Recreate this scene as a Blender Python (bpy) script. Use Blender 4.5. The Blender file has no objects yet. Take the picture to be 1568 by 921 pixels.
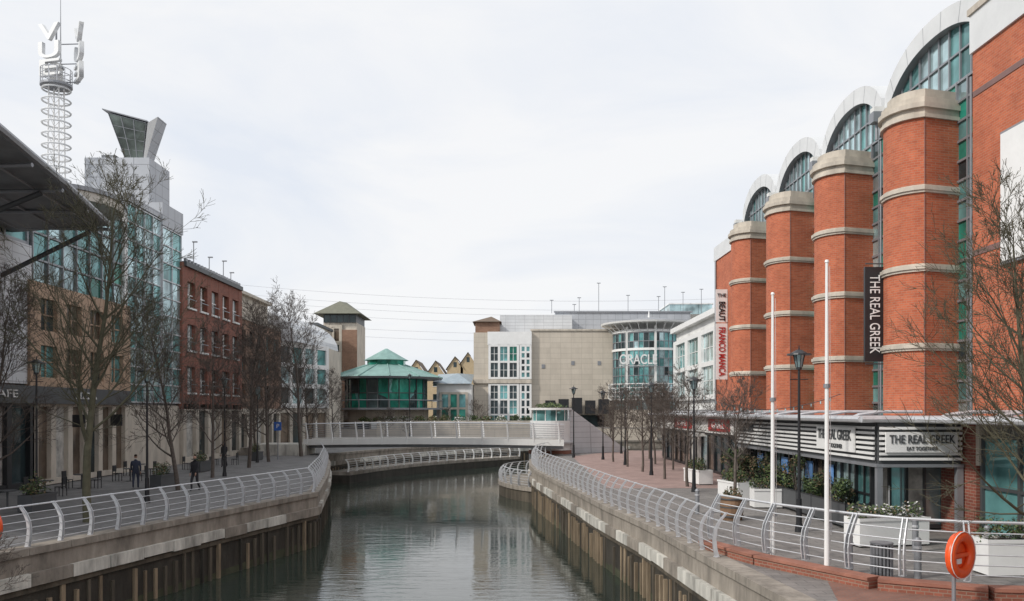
import bpy, bmesh, math, random
from mathutils import Vector, Matrix
S=bpy.context.scene
R=random.Random(7)
# ------------------------------------------------------------------ materials
def nt(name):
    m=bpy.data.materials.new(name); m.use_nodes=True
    n=m.node_tree; b=n.nodes['Principled BSDF']; return m,n,b
def M(name,col,rough=.7,metal=0,var=.15,scale=1.5,bump=0,bscale=12,streak=0,spec=.5,trans=0):
    m,n,b=nt(name)
    tc=n.nodes.new('ShaderNodeTexCoord')
    mp=n.nodes.new('ShaderNodeMapping'); n.links.new(tc.outputs['Object'],mp.inputs[0])
    if streak: mp.inputs['Scale'].default_value=(1,1,streak)
    t=n.nodes.new('ShaderNodeTexNoise'); t.inputs['Scale'].default_value=scale; t.inputs['Detail'].default_value=6
    t.inputs['Roughness'].default_value=.65
    n.links.new(mp.outputs[0],t.inputs['Vector'])
    r=n.nodes.new('ShaderNodeValToRGB')
    r.color_ramp.elements[0].position=.3; r.color_ramp.elements[1].position=.7
    r.color_ramp.elements[0].color=tuple(c*(1-var) for c in col)+(1,)
    r.color_ramp.elements[1].color=tuple(min(1,c*(1+var)) for c in col)+(1,)
    n.links.new(t.outputs['Fac'],r.inputs[0]); n.links.new(r.outputs[0],b.inputs['Base Color'])
    b.inputs['Roughness'].default_value=rough; b.inputs['Metallic'].default_value=metal
    b.inputs['Specular IOR Level'].default_value=spec
    if bump:
        t2=n.nodes.new('ShaderNodeTexNoise'); t2.inputs['Scale'].default_value=bscale; t2.inputs['Detail'].default_value=4
        n.links.new(mp.outputs[0],t2.inputs['Vector'])
        bp=n.nodes.new('ShaderNodeBump'); bp.inputs['Strength'].default_value=bump; bp.inputs['Distance'].default_value=.05
        n.links.new(t2.outputs['Fac'],bp.inputs['Height']); n.links.new(bp.outputs[0],b.inputs['Normal'])
    return m
def MB(name,c1,c2,mortar,bw=.3,bh=.1,horizontal=False,rough=.85,msize=.012,big=.25,off=.5,streak=1):
    m,n,b=nt(name)
    tc=n.nodes.new('ShaderNodeTexCoord')
    sp=n.nodes.new('ShaderNodeSeparateXYZ'); n.links.new(tc.outputs['Object'],sp.inputs[0])
    cb=n.nodes.new('ShaderNodeCombineXYZ')
    if horizontal:
        n.links.new(sp.outputs[0],cb.inputs[0]); n.links.new(sp.outputs[1],cb.inputs[1])
    else:
        s=n.nodes.new('ShaderNodeMath'); s.operation='SUBTRACT'
        n.links.new(sp.outputs[1],s.inputs[0]); n.links.new(sp.outputs[0],s.inputs[1])
        n.links.new(s.outputs[0],cb.inputs[0]); n.links.new(sp.outputs[2],cb.inputs[1])
    br=n.nodes.new('ShaderNodeTexBrick'); n.links.new(cb.outputs[0],br.inputs['Vector'])
    br.inputs['Color1'].default_value=c1+(1,); br.inputs['Color2'].default_value=c2+(1,); br.inputs['Mortar'].default_value=mortar+(1,)
    br.inputs['Scale'].default_value=1; br.inputs['Brick Width'].default_value=bw; br.inputs['Row Height'].default_value=bh
    br.inputs['Mortar Size'].default_value=msize; br.offset=off
    mp=n.nodes.new('ShaderNodeMapping'); mp.inputs['Scale'].default_value=(1,1,streak); n.links.new(tc.outputs['Object'],mp.inputs[0])
    t=n.nodes.new('ShaderNodeTexNoise'); t.inputs['Scale'].default_value=.8; t.inputs['Detail'].default_value=9; t.inputs['Roughness'].default_value=.75
    n.links.new(mp.outputs[0],t.inputs['Vector'])
    mr=n.nodes.new('ShaderNodeMapRange'); mr.inputs[1].default_value=.3; mr.inputs[2].default_value=.7
    mr.inputs[3].default_value=1-big; mr.inputs[4].default_value=1+big*.6
    n.links.new(t.outputs['Fac'],mr.inputs[0])
    mx=n.nodes.new('ShaderNodeVectorMath'); mx.operation='SCALE'
    n.links.new(br.outputs['Color'],mx.inputs[0]); n.links.new(mr.outputs[0],mx.inputs['Scale'])
    n.links.new(mx.outputs[0],b.inputs['Base Color']); b.inputs['Roughness'].default_value=rough
    if msize>.01:
        bp=n.nodes.new('ShaderNodeBump'); bp.inputs['Strength'].default_value=.5; bp.inputs['Distance'].default_value=.01; bp.invert=True
        n.links.new(br.outputs['Fac'],bp.inputs['Height']); n.links.new(bp.outputs[0],b.inputs['Normal'])
    return m
def MG(name,col,rough=.06,metal=.35):
    m,n,b=nt(name)
    tc=n.nodes.new('ShaderNodeTexCoord')
    t=n.nodes.new('ShaderNodeTexNoise'); t.inputs['Scale'].default_value=.5; t.inputs['Detail'].default_value=5
    n.links.new(tc.outputs['Object'],t.inputs['Vector'])
    r=n.nodes.new('ShaderNodeValToRGB'); r.color_ramp.elements[0].position=.35; r.color_ramp.elements[1].position=.65
    r.color_ramp.elements[0].color=tuple(c*.45 for c in col)+(1,); r.color_ramp.elements[1].color=tuple(min(1,c*1.4) for c in col)+(1,)
    n.links.new(t.outputs['Fac'],r.inputs[0]); n.links.new(r.outputs[0],b.inputs['Base Color'])
    b.inputs['Roughness'].default_value=rough; b.inputs['Metallic'].default_value=metal
    t2=n.nodes.new('ShaderNodeTexNoise'); t2.inputs['Scale'].default_value=.8; n.links.new(tc.outputs['Object'],t2.inputs['Vector'])
    bp=n.nodes.new('ShaderNodeBump'); bp.inputs['Strength'].default_value=.25; bp.inputs['Distance'].default_value=.06
    n.links.new(t2.outputs['Fac'],bp.inputs['Height']); n.links.new(bp.outputs[0],b.inputs['Normal'])
    return m
brick=MB('orange_brick',(.56,.155,.072),(.44,.105,.048),(.45,.215,.14),.30,.10,big=.24,msize=.012)
brick2=MB('red_brick',(.29,.085,.055),(.20,.055,.038),(.30,.2,.15),.3,.1)
brick3=MB('dull_brick',(.30,.17,.11),(.24,.125,.08),(.3,.22,.17),.3,.1)
lowbrick=MB('paving_brick_wall',(.33,.11,.07),(.24,.08,.05),(.3,.2,.15),.24,.08)
bluebrick=M('dark_brick_band',(.20,.12,.11),.8)
stone=M('buff_stone',(.52,.47,.40),.8,var=.25,scale=1.2,streak=.35,bump=.15)
beige=MB('beige_stone_panels',(.58,.52,.44),(.53,.475,.40),(.40,.36,.30),1.6,.8,big=.12,msize=.02,off=0,streak=.3)
white=M('white_render',(.74,.74,.72),.6,var=.08,scale=.7,streak=.3)
whitep=M('white_paint',(.80,.80,.79),.4,var=.05)
vault=M('vault_metal',(.68,.69,.69),.4,.1,var=.08,scale=.6)
grey=MB('grey_panels',(.46,.48,.51),(.42,.44,.47),(.27,.28,.3),1.2,.9,rough=.45,msize=.03,big=.1,off=0,streak=.4)
lgrey=MB('light_grey_panels',(.64,.66,.68),(.59,.61,.63),(.42,.43,.45),1.5,.5,rough=.5,msize=.025,big=.1,off=0,streak=.4)
dgrey=M('dark_grey_metal',(.09,.095,.10),.5,.3,var=.1)
mgrey=M('mid_grey_metal',(.28,.29,.31),.45,.4,var=.1)
soffit=M('roof_soffit',(.23,.235,.245),.6,var=.25,scale=.8)
silver=M('galvanised_steel',(.58,.59,.61),.4,.35,var=.12,scale=5)
black=M('black_paint',(.018,.019,.022),.4,var=.1)
conc=M('weathered_concrete',(.27,.24,.205),.9,var=.45,scale=1.5,streak=.4,bump=.3)
concl=M('pale_concrete',(.50,.485,.44),.9,var=.55,scale=1.7,streak=.25,bump=.2)
pile=M('wet_sheet_pile',(.045,.040,.032),.7,var=.5,scale=1.6,streak=.3,bump=.4)
timber=M('weathered_timber',(.26,.20,.135),.85,var=.5,scale=2,streak=.2,bump=.3)
timberd=M('dark_wet_timber',(.095,.08,.06),.8,var=.5,scale=2,streak=.2,bump=.3)
algae=M('algae_stain',(.06,.065,.038),.85,var=.4)
pave=MB('promenade_paving',(.245,.225,.21),(.205,.19,.18),(.14,.13,.125),.6,.3,True,big=.4)
pavel=MB('left_promenade_paving',(.20,.195,.19),(.17,.165,.165),(.12,.12,.12),.6,.3,True,big=.4)
pavep=MB('pink_paving',(.38,.26,.23),(.33,.225,.20),(.26,.2,.18),.5,.25,True,big=.3)
ground_m=M('earth',(.12,.12,.08),.95,var=.3,scale=.05)
g_teal=MG('glass_teal',(.16,.37,.37)); g_dark=MG('glass_dark',(.035,.055,.06),.05,.2); g_light=MG('glass_pale',(.45,.60,.62),.1,.6)
g_green=MG('glass_green',(.03,.27,.20),.08,.3); g_brown=MG('glass_brown',(.17,.13,.10),.1,.3)
g_lantern=MG('glass_lantern',(.13,.155,.14),.12,.3)
g_lit=M('shop_interior',(.45,.44,.41),.5,var=.6,scale=1.4)
g_blue=M('blue_poster',(.12,.25,.5),.4,var=.5,scale=1)
copper=M('verdigris_roof',(.22,.36,.33),.6,.1,var=.18,scale=1)
slate=M('slate_roof',(.13,.14,.15),.8,var=.2)
tile=M('brown_tile',(.16,.12,.09),.85,var=.2)
yellow=M('yellow_brick',(.52,.41,.26),.85,var=.1)
red=M('red_sign_paint',(.45,.03,.03),.4,var=.05)
orange=M('orange_plastic',(.80,.10,.02),.35,var=.12,scale=6)
bark=M('tree_bark',(.115,.095,.082),.95,var=.3,scale=6)
bark2=M('green_tree_bark',(.10,.095,.062),.95,var=.3,scale=3)
leafd=M('leaf_dark',(.035,.06,.022),.7,var=.4,scale=4)
leafl=M('leaf_light',(.10,.14,.045),.7,var=.3,scale=4)
leafb=M('leaf_brown',(.16,.11,.06),.8,var=.3,scale=4)
flower=M('flower_white',(.7,.68,.66),.7)
wood=M('barrel_wood',(.20,.12,.07),.8,var=.25,scale=3)
skin=M('skin',(.45,.27,.2),.6,var=.05); coat=M('dark_coat',(.03,.03,.035),.9); jeans=M('dark_jeans',(.04,.05,.08),.9); hair=M('brown_hair',(.04,.025,.015),.8)
beige2=M('beige_curved_canopy',(.55,.52,.46),.6,var=.1)
orangep=M('tan_panel',(.42,.29,.20),.7,var=.15)
copred=M('red_coping',(.30,.13,.09),.8,var=.3)
# ------------------------------------------------------------------ builder
class O:
    """One real-world object: an Empty with mesh parts as children"""
    def __init__(s,name,loc=(0,0,0),rz=0,scale=1):
        s.e=bpy.data.objects.new(name,None); S.collection.objects.link(s.e)
        s.e.location=loc; s.e.rotation_euler=(0,0,rz); s.e.scale=(scale,)*3
        s.e.empty_display_size=.3
        s.p={}
    def g(s,part,mat):
        k=(part,mat.name)
        if k not in s.p: s.p[k]=([],[],mat)
        return s.p[k]
    def add(s,part,mat,vs,fs):
        V,F,_=s.g(part,mat); b=len(V); V.extend(vs); F.extend([tuple(i+b for i in f) for f in fs])
    def box(s,part,mat,x0,x1,y0,y1,z0,z1):
        s.add(part,mat,[(x0,y0,z0),(x1,y0,z0),(x1,y1,z0),(x0,y1,z0),(x0,y0,z1),(x1,y0,z1),(x1,y1,z1),(x0,y1,z1)],
          [(3,2,1,0),(4,5,6,7),(0,1,5,4),(1,2,6,5),(2,3,7,6),(3,0,4,7)])
    def ob(s,part,mat,p0,p1,z0,z1,t0,t1):
        """box along p0->p1; t = offset to the right of travel"""
        d=Vector((p1[0]-p0[0],p1[1]-p0[1])); L=d.length; d/=L; n=Vector((d.y,-d.x))
        P=[Vector(p0[:2])+n*t0,Vector(p1[:2])+n*t0,Vector(p1[:2])+n*t1,Vector(p0[:2])+n*t1]
        s.add(part,mat,[(p.x,p.y,z0) for p in P]+[(p.x,p.y,z1) for p in P],[(0,1,2,3),(7,6,5,4),(4,5,1,0),(5,6,2,1),(6,7,3,2),(7,4,0,3)])
    def prism(s,part,mat,poly,z0,z1):
        n=len(poly)
        s.add(part,mat,[(p[0],p[1],z0) for p in poly]+[(p[0],p[1],z1) for p in poly],
          [tuple(range(n))[::-1],tuple(range(n,2*n))]+[(i,(i+1)%n,(i+1)%n+n,i+n) for i in range(n)])
    def cyl(s,part,mat,c,r,z0,z1,r2=None,n=24):
        r2=r if r2 is None else r2
        a=[2*math.pi*i/n for i in range(n)]
        s.add(part,mat,[(c[0]+r*math.cos(t),c[1]+r*math.sin(t),z0) for t in a]+[(c[0]+r2*math.cos(t),c[1]+r2*math.sin(t),z1) for t in a],
          [tuple(range(n))[::-1],tuple(range(n,2*n))]+[(i,(i+1)%n,(i+1)%n+n,i+n) for i in range(n)])
    def tube(s,part,mat,pts,r,n=6,r2=None,cap=True):
        pts=[Vector(p) for p in pts]; V=[];F=[]
        m=len(pts)
        for i,p in enumerate(pts):
            d=(pts[min(i+1,m-1)]-pts[max(i-1,0)]).normalized()
            a=Vector((0,0,1)) if abs(d.z)<.9 else Vector((1,0,0))
            u=d.cross(a).normalized(); v=d.cross(u)
            rr=r if r2 is None else r+(r2-r)*i/(m-1)
            for k in range(n):
                t=2*math.pi*k/n; V.append(tuple(p+u*rr*math.cos(t)+v*rr*math.sin(t)))
        for i in range(m-1):
            for k in range(n):
                F.append((i*n+k,i*n+(k+1)%n,(i+1)*n+(k+1)%n,(i+1)*n+k))
        if cap: F+= [tuple(range(n)),tuple(range((m-1)*n,m*n))]
        s.add(part,mat,V,F)
    def facade(s,p0,p1,z0,z1,nu,nv,glass,frame,wallmat=None,pier=.12,span=.12,depth=.12,gz=0,tag='',jit=.006,weights=None,sub=0):
        """glass panes with real mullions standing proud of them; faces the right of travel"""
        d=Vector((p1[0]-p0[0],p1[1]-p0[1])); L=d.length; d/=L; n=Vector((d.y,-d.x)); q0=Vector(p0[:2])
        du=L/nu; dz=(z1-z0)/nv
        for i in range(nu):
            for j in range(nv):
                g=R.choice(glass)
                a=q0+d*(du*i); b=q0+d*(du*(i+1)); j0=[R.uniform(-jit,jit) for _ in range(4)]
                P=[a+n*(gz+j0[0]),b+n*(gz+j0[1]),b+n*(gz+j0[2]),a+n*(gz+j0[3])]
                Z=[z0+dz*j,z0+dz*j,z0+dz*(j+1),z0+dz*(j+1)]
                s.add('window_glass'+tag,g,[(P[k].x,P[k].y,Z[k]) for k in range(4)],[(0,1,2,3)])
        for i in range(nu+1):
            c=q0+d*(du*i)
            w=pier/2
            s.ob('mullions'+tag,wallmat or frame,c-d*w,c+d*w,z0-span/2,z1+span/2,gz-.02,gz+depth)
        for j in range(nv+1):
            zz=z0+dz*j
            s.ob('transoms'+tag,wallmat or frame,q0,q0+d*L,zz-span/2,zz+span/2,gz-.01,gz+depth-.015)
        if sub:
            for i in range(nu):
                for k in range(1,sub):
                    c=q0+d*(du*(i+k/sub)); s.ob('glazing_bars'+tag,frame,c-d*.035,c+d*.035,z0,z1,gz-.015,gz+.06)
            for j in range(nv):
                zz=z0+dz*(j+.5); s.ob('glazing_bars'+tag,frame,q0,q0+d*L,zz-.035,zz+.035,gz-.012,gz+.055)
    def text(s,part,mat,txt,pos,ux,uy,size,ext=.02,width=None,bold=.0):
        c=bpy.data.curves.new(part,'FONT'); c.body=txt; c.size=size; c.extrude=ext; c.offset=bold
        c.align_x='CENTER'; c.align_y='CENTER'; c.materials.append(mat)
        o=bpy.data.objects.new(part,c); S.collection.objects.link(o)
        ux=Vector(ux); uy=Vector(uy); uz=ux.cross(uy)
        m=Matrix((ux,uy,uz)).transposed().to_4x4()
        o.parent=s.e
        if width:
            bpy.context.view_layer.update()
            w=o.dimensions.x/ (s.e.scale.x or 1)
            m=m@Matrix.Diagonal((width/max(w,.01),1,1,1))
        m.translation=Vector(pos); o.matrix_basis=m
        return o
    def done(s,smooth=()):
        for (part,mn),(V,F,mat) in s.p.items():
            me=bpy.data.meshes.new(part); me.from_pydata(V,[],F); me.materials.append(mat); me.update()
            bm=bmesh.new(); bm.from_mesh(me); bmesh.ops.recalc_face_normals(bm,faces=bm.faces); bm.to_mesh(me); bm.free()
            if part in smooth:
                for p in me.polygons: p.use_smooth=True
            o=bpy.data.objects.new(part,me); S.collection.objects.link(o); o.parent=s.e
        return s.e
def single(name,V,F,mats):
    me=bpy.data.meshes.new(name); me.from_pydata(V,[],F)
    for m in mats: me.materials.append(m)
    me.update()
    o=bpy.data.objects.new(name,me); S.collection.objects.link(o); return o
def resample(pts,step):
    P=[Vector(p) for p in pts]
    tot=sum((P[i+1]-P[i]).length for i in range(len(P)-1)); n=max(1,round(tot/step)); st=tot/n
    res=[]
    for k in range(n+1):
        t=k*st
        for i in range(len(P)-1):
            L=(P[i+1]-P[i]).length
            if t<=L+1e-6 or i==len(P)-2:
                res.append(P[i]+(P[i+1]-P[i])*min(1,t/L)); break
            t-=L
    return res
def smoothpoly(pts,it=2):
    P=[Vector(p) for p in pts]
    for _ in range(it):
        Q=[P[0]]
        for i in range(len(P)-1):
            a,b=P[i],P[i+1]
            Q+= [a*.75+b*.25,a*.25+b*.75]
        Q.append(P[-1]); P=Q
    return P
# ------------------------------------------------------------------ ground, water, banks
single('ground',[(-900,-200,-3.6),(900,-200,-3.6),(900,1600,-3.6),(-900,1600,-3.6)],[(0,1,2,3)],[ground_m])
WZ=-2.6
m,n,b=nt('river_water')
b.inputs['Base Color'].default_value=(.035,.048,.038,1); b.inputs['Roughness'].default_value=.02; b.inputs['IOR'].default_value=1.55
b.inputs['Specular IOR Level'].default_value=1.0
tc=n.nodes.new('ShaderNodeTexCoord'); mp=n.nodes.new('ShaderNodeMapping'); mp.inputs['Scale'].default_value=(.5,1.5,1)
n.links.new(tc.outputs['Object'],mp.inputs[0])
t1=n.nodes.new('ShaderNodeTexNoise'); t1.inputs['Scale'].default_value=1.7; t1.inputs['Detail'].default_value=4; t1.inputs['Roughness'].default_value=.55; t1.inputs['Distortion'].default_value=.6
n.links.new(mp.outputs[0],t1.inputs['Vector'])
t3=n.nodes.new('ShaderNodeTexNoise'); t3.inputs['Scale'].default_value=.12; n.links.new(tc.outputs['Object'],t3.inputs['Vector'])
mr=n.nodes.new('ShaderNodeMapRange'); mr.inputs[1].default_value=.35; mr.inputs[2].default_value=.65; mr.inputs[3].default_value=.08; mr.inputs[4].default_value=.30
n.links.new(t3.outputs['Fac'],mr.inputs[0])
bp=n.nodes.new('ShaderNodeBump'); bp.inputs['Distance'].default_value=.055; n.links.new(mr.outputs[0],bp.inputs['Strength'])
n.links.new(t1.outputs['Fac'],bp.inputs['Height']); n.links.new(bp.outputs[0],b.inputs['Normal'])
water=m
single('river_water',[(-60,-60,WZ),(80,-60,WZ),(80,160,WZ),(-60,160,WZ)],[(0,1,2,3)],[water])
LE=[(-28,-30),(-14.25,23.6),(-9.6,41.6)]
LE2=[(-9.6,41.6),(-11.4,52),(-14,65),(-17.2,78)]
far=[(v.x,v.y) for v in smoothpoly([(-17.2,78,0),(-14,88,0),(-8,98,0),(0,107,0),(12,114,0),(60,122,0)])]
RE=[(6.3,-30),(6.3,14),(5.4,23),(4.85,29.5),(3.95,35.75),(2.65,48),(1.65,57),(1.4,63.5)]
RE2=[(v.x,v.y) for v in smoothpoly([(1.4,63.5,0),(1.6,72,0),(4.5,80,0),(12,88,0),(60,98,0)])]
def land(name,poly,z,mat):
    bm=bmesh.new(); vs=[bm.verts.new((p[0],p[1],z)) for p in poly]; f=bm.faces.new(vs); bmesh.ops.triangulate(bm,faces=[f])
    bmesh.ops.recalc_face_normals(bm,faces=bm.faces)
    me=bpy.data.meshes.new(name); bm.to_mesh(me); bm.free(); me.materials.append(mat)
    ob=bpy.data.objects.new(name,me); S.collection.objects.link(ob); return ob
land('left_promenade',[(-900,-200)]+[(-40,-200)]+LE+LE2[1:]+[(-17.3,78.1),(-900,78.1)],0,pavel)
land('far_ground',[(-900,78.1),(-17.3,78.1)]+far[1:]+[(900,240),(900,1600),(-900,1600)],-.004,pavel)
land('right_promenade',[(900,-200),(900,230),(60,98)]+RE2[::-1][1:]+RE[::-1][1:-1]+[(6.3,-30),(6.3,-200)],0,pave)
land('pink_paving',[(4.9,44),(5.3,75),(11,86),(20,86),(14,60),(12.4,44)],.004,pavep)
def riverwall(name,pts,side,top=0,tm=None):
    o=O(name); tm=tm or [timber,timber,timber,timberd]
    P=resample([(p[0],p[1],0) for p in pts],1.6)
    for i in range(len(P)-1):
        a,b=P[i],P[i+1]
        L=(b-a).length
        def ob(part,mat,z0,z1,t0,t1,A=a,B=b):
            if side<0: t0,t1=-t1,-t0
            o.ob(part,mat,A,B,z0,z1,t0,t1)
        d=(b-a).normalized()
        ob('upper_wall',conc,-.68,top-.16,-.35,.06)
        ob('coping',conc,top-.16,top+.05,-.45,.14,a+d*.01,b-d*.01)
        ob('ledge_panel',R.choice([concl,conc,concl,conc]),-1.05+R.uniform(-.03,.02),-.68,-.3,.2+R.uniform(0,.03),a+d*.015,b-d*.015)
        ob('waling',timberd,-1.25,-1.09,-.3,.12)
        ob('sheet_piling',pile,-3.6,-1.2,-.35,.02)
        ob('tide_line',algae,-2.62,-2.3+R.uniform(-.08,.08),-.3,.026)
        k=max(2,int(L/.42))
        for j in range(k):
            c=a+d*(L*(j+.5)/k); w=R.uniform(.05,.085)
            if R.random()<.9:
                ob('timber_fenders',R.choice(tm),-3.4,-1.2+R.uniform(-.35,.02),.021,.10+R.uniform(-.03,.05),c-d*w,c+d*w)
    return o.done()
riverwall('left_river_wall',LE,+1,tm=[timberd,timberd,pile,timber]); riverwall('left_river_wall',LE2,+1,tm=[timberd,timberd,pile])
riverwall('right_river_wall',RE,-1); riverwall('right_river_wall',RE2,-1)
riverwall('far_river_wall',far,+1)
def bands(name,pts,side,w,z,mat):
    o=O(name)
    P=pts
    for i in range(len(P)-1):
        a,b=Vector((P[i][0],P[i][1])),Vector((P[i+1][0],P[i+1][1]))
        t0,t1=(.21,w) if side>0 else (-w,-.21)
        o.ob('deck',mat,a,b,z-.3,z,t0,t1)
        o.ob('facing',pile,a,b,-3.6,z-.3,t0,t1-.05*side)
    return o.done()
def railing(name,pts,inland,step=2.2,h=1.15,zoff=0,rails=6,thick=1.0,mat=silver,rake=1.0):
    o=O(name)
    P=resample([(p[0],p[1],(p[2] if len(p)>2 else 0)) for p in pts],step)
    N=[]
    for i in range(len(P)):
        d=(P[min(i+1,len(P)-1)]-P[max(i-1,0)]); d.z=0; d.normalize(); N.append((d,Vector((d.y,-d.x,0))*inland))
    prof=[(0,0),(-.05,.25),(-.07,.5),(-.03,.75),(.09,.98),(.28,h)]
    def at(z):
        for k in range(len(prof)-1):
            if prof[k][1]<=z<=prof[k+1][1]:
                f=(z-prof[k][1])/(prof[k+1][1]-prof[k][1]); return prof[k][0]+f*(prof[k+1][0]-prof[k][0])
        return prof[-1][0]
    for p,(d,nn) in zip(P,N):
        for sgn in (-1,1):
            V=[];F=[]
            c=d*(.035*sgn*thick)
            for k,(t,z) in enumerate(prof):
                w=.06*(1-.5*z/h)*thick; th=.009*thick
                q=p+nn*(t*rake)+Vector((0,0,z+zoff))+c
                V+=[tuple(q-nn*w-d*th),tuple(q+nn*w-d*th),tuple(q+nn*w+d*th),tuple(q-nn*w+d*th)]
            for k in range(len(prof)-1):
                for e in range(4): F.append((k*4+e,k*4+(e+1)%4,k*4+4+(e+1)%4,k*4+4+e))
            F+=[(0,1,2,3),(20,21,22,23)]
            o.add('posts',mat,V,F)
        o.cyl('base_plates',mat,(p.x,p.y),.09,p.z+zoff,p.z+zoff+.02,n=8)
    for r in range(rails):
        z=.14+(h-.17)*r/(rails-1)
        rr=.024 if r==rails-1 else .011
        o.tube('rails',mat,[p+nn*(at(z)*rake+.0)+Vector((0,0,z+zoff)) for p,(d,nn) in zip(P,N)],rr*thick,5)
    return o.done()
def off(pts,t):
    out=[]
    for i in range(len(pts)):
        a=Vector(pts[max(i-1,0)][:2]); b=Vector(pts[min(i+1,len(pts)-1)][:2]); d=(b-a).normalized()
        q=Vector(pts[i][:2])+Vector((d.y,-d.x))*t; out.append((q.x,q.y,.05))
    return out
railing('riverside_railing',off([(-18,9),(-14.25,23.6),(-9.6,41.6)],-.15),-1,1.25,1.2,thick=1.1)
railing('riverside_railing',off(LE2,-.15),-1,1.5,1.2,thick=.9)
railing('riverside_railing',off(RE[2:],.15),1,1.25,1.2,thick=.95)
railing('riverside_railing',off(RE2[:9],.15),1,1.5,1.2,thick=.9)
bands('lower_quay',[(-17.2,78)]+far[1:14],+1,2.6,-1.55,conc)
railing('quay_railing',[(p[0],p[1],-1.55) for p in off([(-17.2,78)]+far[1:14],2.4)],-1,1.6,1.15,thick=1.3,mat=whitep)
nose=[(2.6,60,-1.5),(.9,61.5,-1.5),(-.6,64.5,-1.5),(-1.3,68.5,-1.5),(-.7,72.5,-1.5),(1.4,75.5,-1.5),(3.5,78,-1.5)]
no=O('quay_nose'); sm=smoothpoly(nose,2); no.prism('deck',conc,[(v.x,v.y) for v in sm],-1.8,-1.5)
no.prism('facing',timberd,[(1.4+(v.x-1.4)*.96,68+(v.y-68)*.97) for v in sm],-3.6,-1.8); no.done()
railing('quay_railing',[(1.4+(v.x-1.4)*.93,68+(v.y-68)*.95,-1.5) for v in sm[2:-4]],1,1.3,1.15,thick=1.3)
t=O('brick_terrace_wall')
TL=[(5.75,24.6),(6.6,22.2),(8.3,19.2),(10.2,18.2),(15,17.6)]
for a,b in zip(TL[:-1],TL[1:]):
    t.ob('brickwork',lowbrick,a,b,-.9,.2,-.0,.36); t.ob('coping',copred,a,b,.2,.27,-.04,.40)
t.done()
land('brick_paving',[(6.6,16.9),(7.4,19.9),(9.2,18.6),(14,18.0),(14,10),(6.6,10)],.006,MB('red_paving',(.28,.13,.09),(.23,.11,.08),(.2,.14,.12),.22,.11,True,big=.3))
railing('curved_railing',[(p[0]+.1,p[1]+.25,.27) for p in TL],-1,1.35,1.3,thick=1.4,rails=6)
# ------------------------------------------------------------------ street furniture
def lamp(x,y,h=6.1,z=0):
    o=O('street_lamp',(x,y,z))
    o.cyl('base',black,(0,0),.14,0,.25,.12,12); o.cyl('base',black,(0,0),.1,.25,1.1,.085,12)
    o.cyl('post',black,(0,0),.055,1.1,h-.75,.04,12); o.cyl('collar',black,(0,0),.09,h-.78,h-.7,.09,12)
    o.cyl('lantern_glass',g_light,(0,0),.10,h-.7,h-.3,.18,8)
    for k in range(8):
        a=math.pi/4*k+.0
        o.tube('lantern_frame',black,[(.105*math.cos(a),.105*math.sin(a),h-.7),(.19*math.cos(a),.19*math.sin(a),h-.3)],.012,4)
    o.cyl('hood',black,(0,0),.40,h-.3,h-.25,.38,16); o.cyl('hood',black,(0,0),.30,h-.25,h-.12,.08,16); o.cyl('finial',black,(0,0),.03,h-.12,h+.03,.01,8)
    o.tube('bracket',black,[(-.3,0,h-1.1),(.3,0,h-1.1)],.015,5)
    o.done()
for x,y,h in [(9.5,28.1,6.15),(9.0,42,5.8),(8.7,53,5.9),(8.4,63,5.7),(7.5,70,5.8),(5.3,73,6.2),(10.3,80,5.8),(-15.9,37,6.0),(-17.6,52,6.2),(-21,37.5,6.4),(-19.8,66,6),(-13.5,112,9)]:
    lamp(x,y,h)
def flag(x,y,h):
    o=O('flagpole',(x,y,0)); o.cyl('base',whitep,(0,0),.11,0,.12,.11,12); o.cyl('pole',whitep,(0,0),.065,.12,h,.035,12); o.cyl('truck',whitep,(0,0),.055,h,h+.06,.04,10)
    o.tube('halyard',whitep,[(.1,0,1),(.07,0,h-.1)],.006,4); o.box('cleat',mgrey,-.02,.12,-.03,.03,1.2,1.28); o.cyl('collar',mgrey,(0,0),.08,h*.6,h*.6+.1,.08,12); o.done()
flag(6.94,22.6,7.1); flag(7.62,20.55,7.6)
def bollard(x,y):
    o=O('bollard',(x,y,0)); o.cyl('body',mgrey,(0,0),.085,0,.9,.085,14); o.cyl('ring',silver,(0,0),.1,.72,.78,.1,14); o.cyl('cap',mgrey,(0,0),.1,.9,.98,.05,14); o.done()
bollard(8.3,20.9); bollard(9.7,20.3); bollard(12.6,22.5); bollard(11.4,24); bollard(7.2,33)
o=O('litter_bin',(8.75,20.1,0)); o.cyl('liner',dgrey,(0,0),.2,.05,.8,.22,16)
for k in range(18):
    a=2*math.pi*k/18; o.box('slats',mgrey,.23*math.cos(a)-.018,.23*math.cos(a)+.018,.23*math.sin(a)-.018,.23*math.sin(a)+.018,.02,.86)
o.cyl('rim',mgrey,(0,0),.26,.86,.9,.26,18); o.done()
def leaves(o,c,r,n,mats,s=.07,seed=1):
    q=random.Random(seed)
    for i in range(n):
        while 1:
            v=Vector((q.uniform(-1,1),q.uniform(-1,1),q.uniform(-1,1)))
            if v.length<1: break
        v=v*(1+.25*math.sin(v.x*5+seed)*math.cos(v.y*4))
        p=Vector(c)+Vector((v.x*r[0],v.y*r[1],v.z*r[2]))
        a=Vector((q.gauss(0,1),q.gauss(0,1),q.gauss(0,1))).normalized(); b=a.orthogonal().normalized(); ss=s*q.uniform(.5,1.4)
        o.add('leaves',q.choice(mats),[tuple(p-a*ss),tuple(p+b*ss*.5),tuple(p+a*ss),tuple(p-b*ss*.5)],[(0,1,2,3)])
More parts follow.
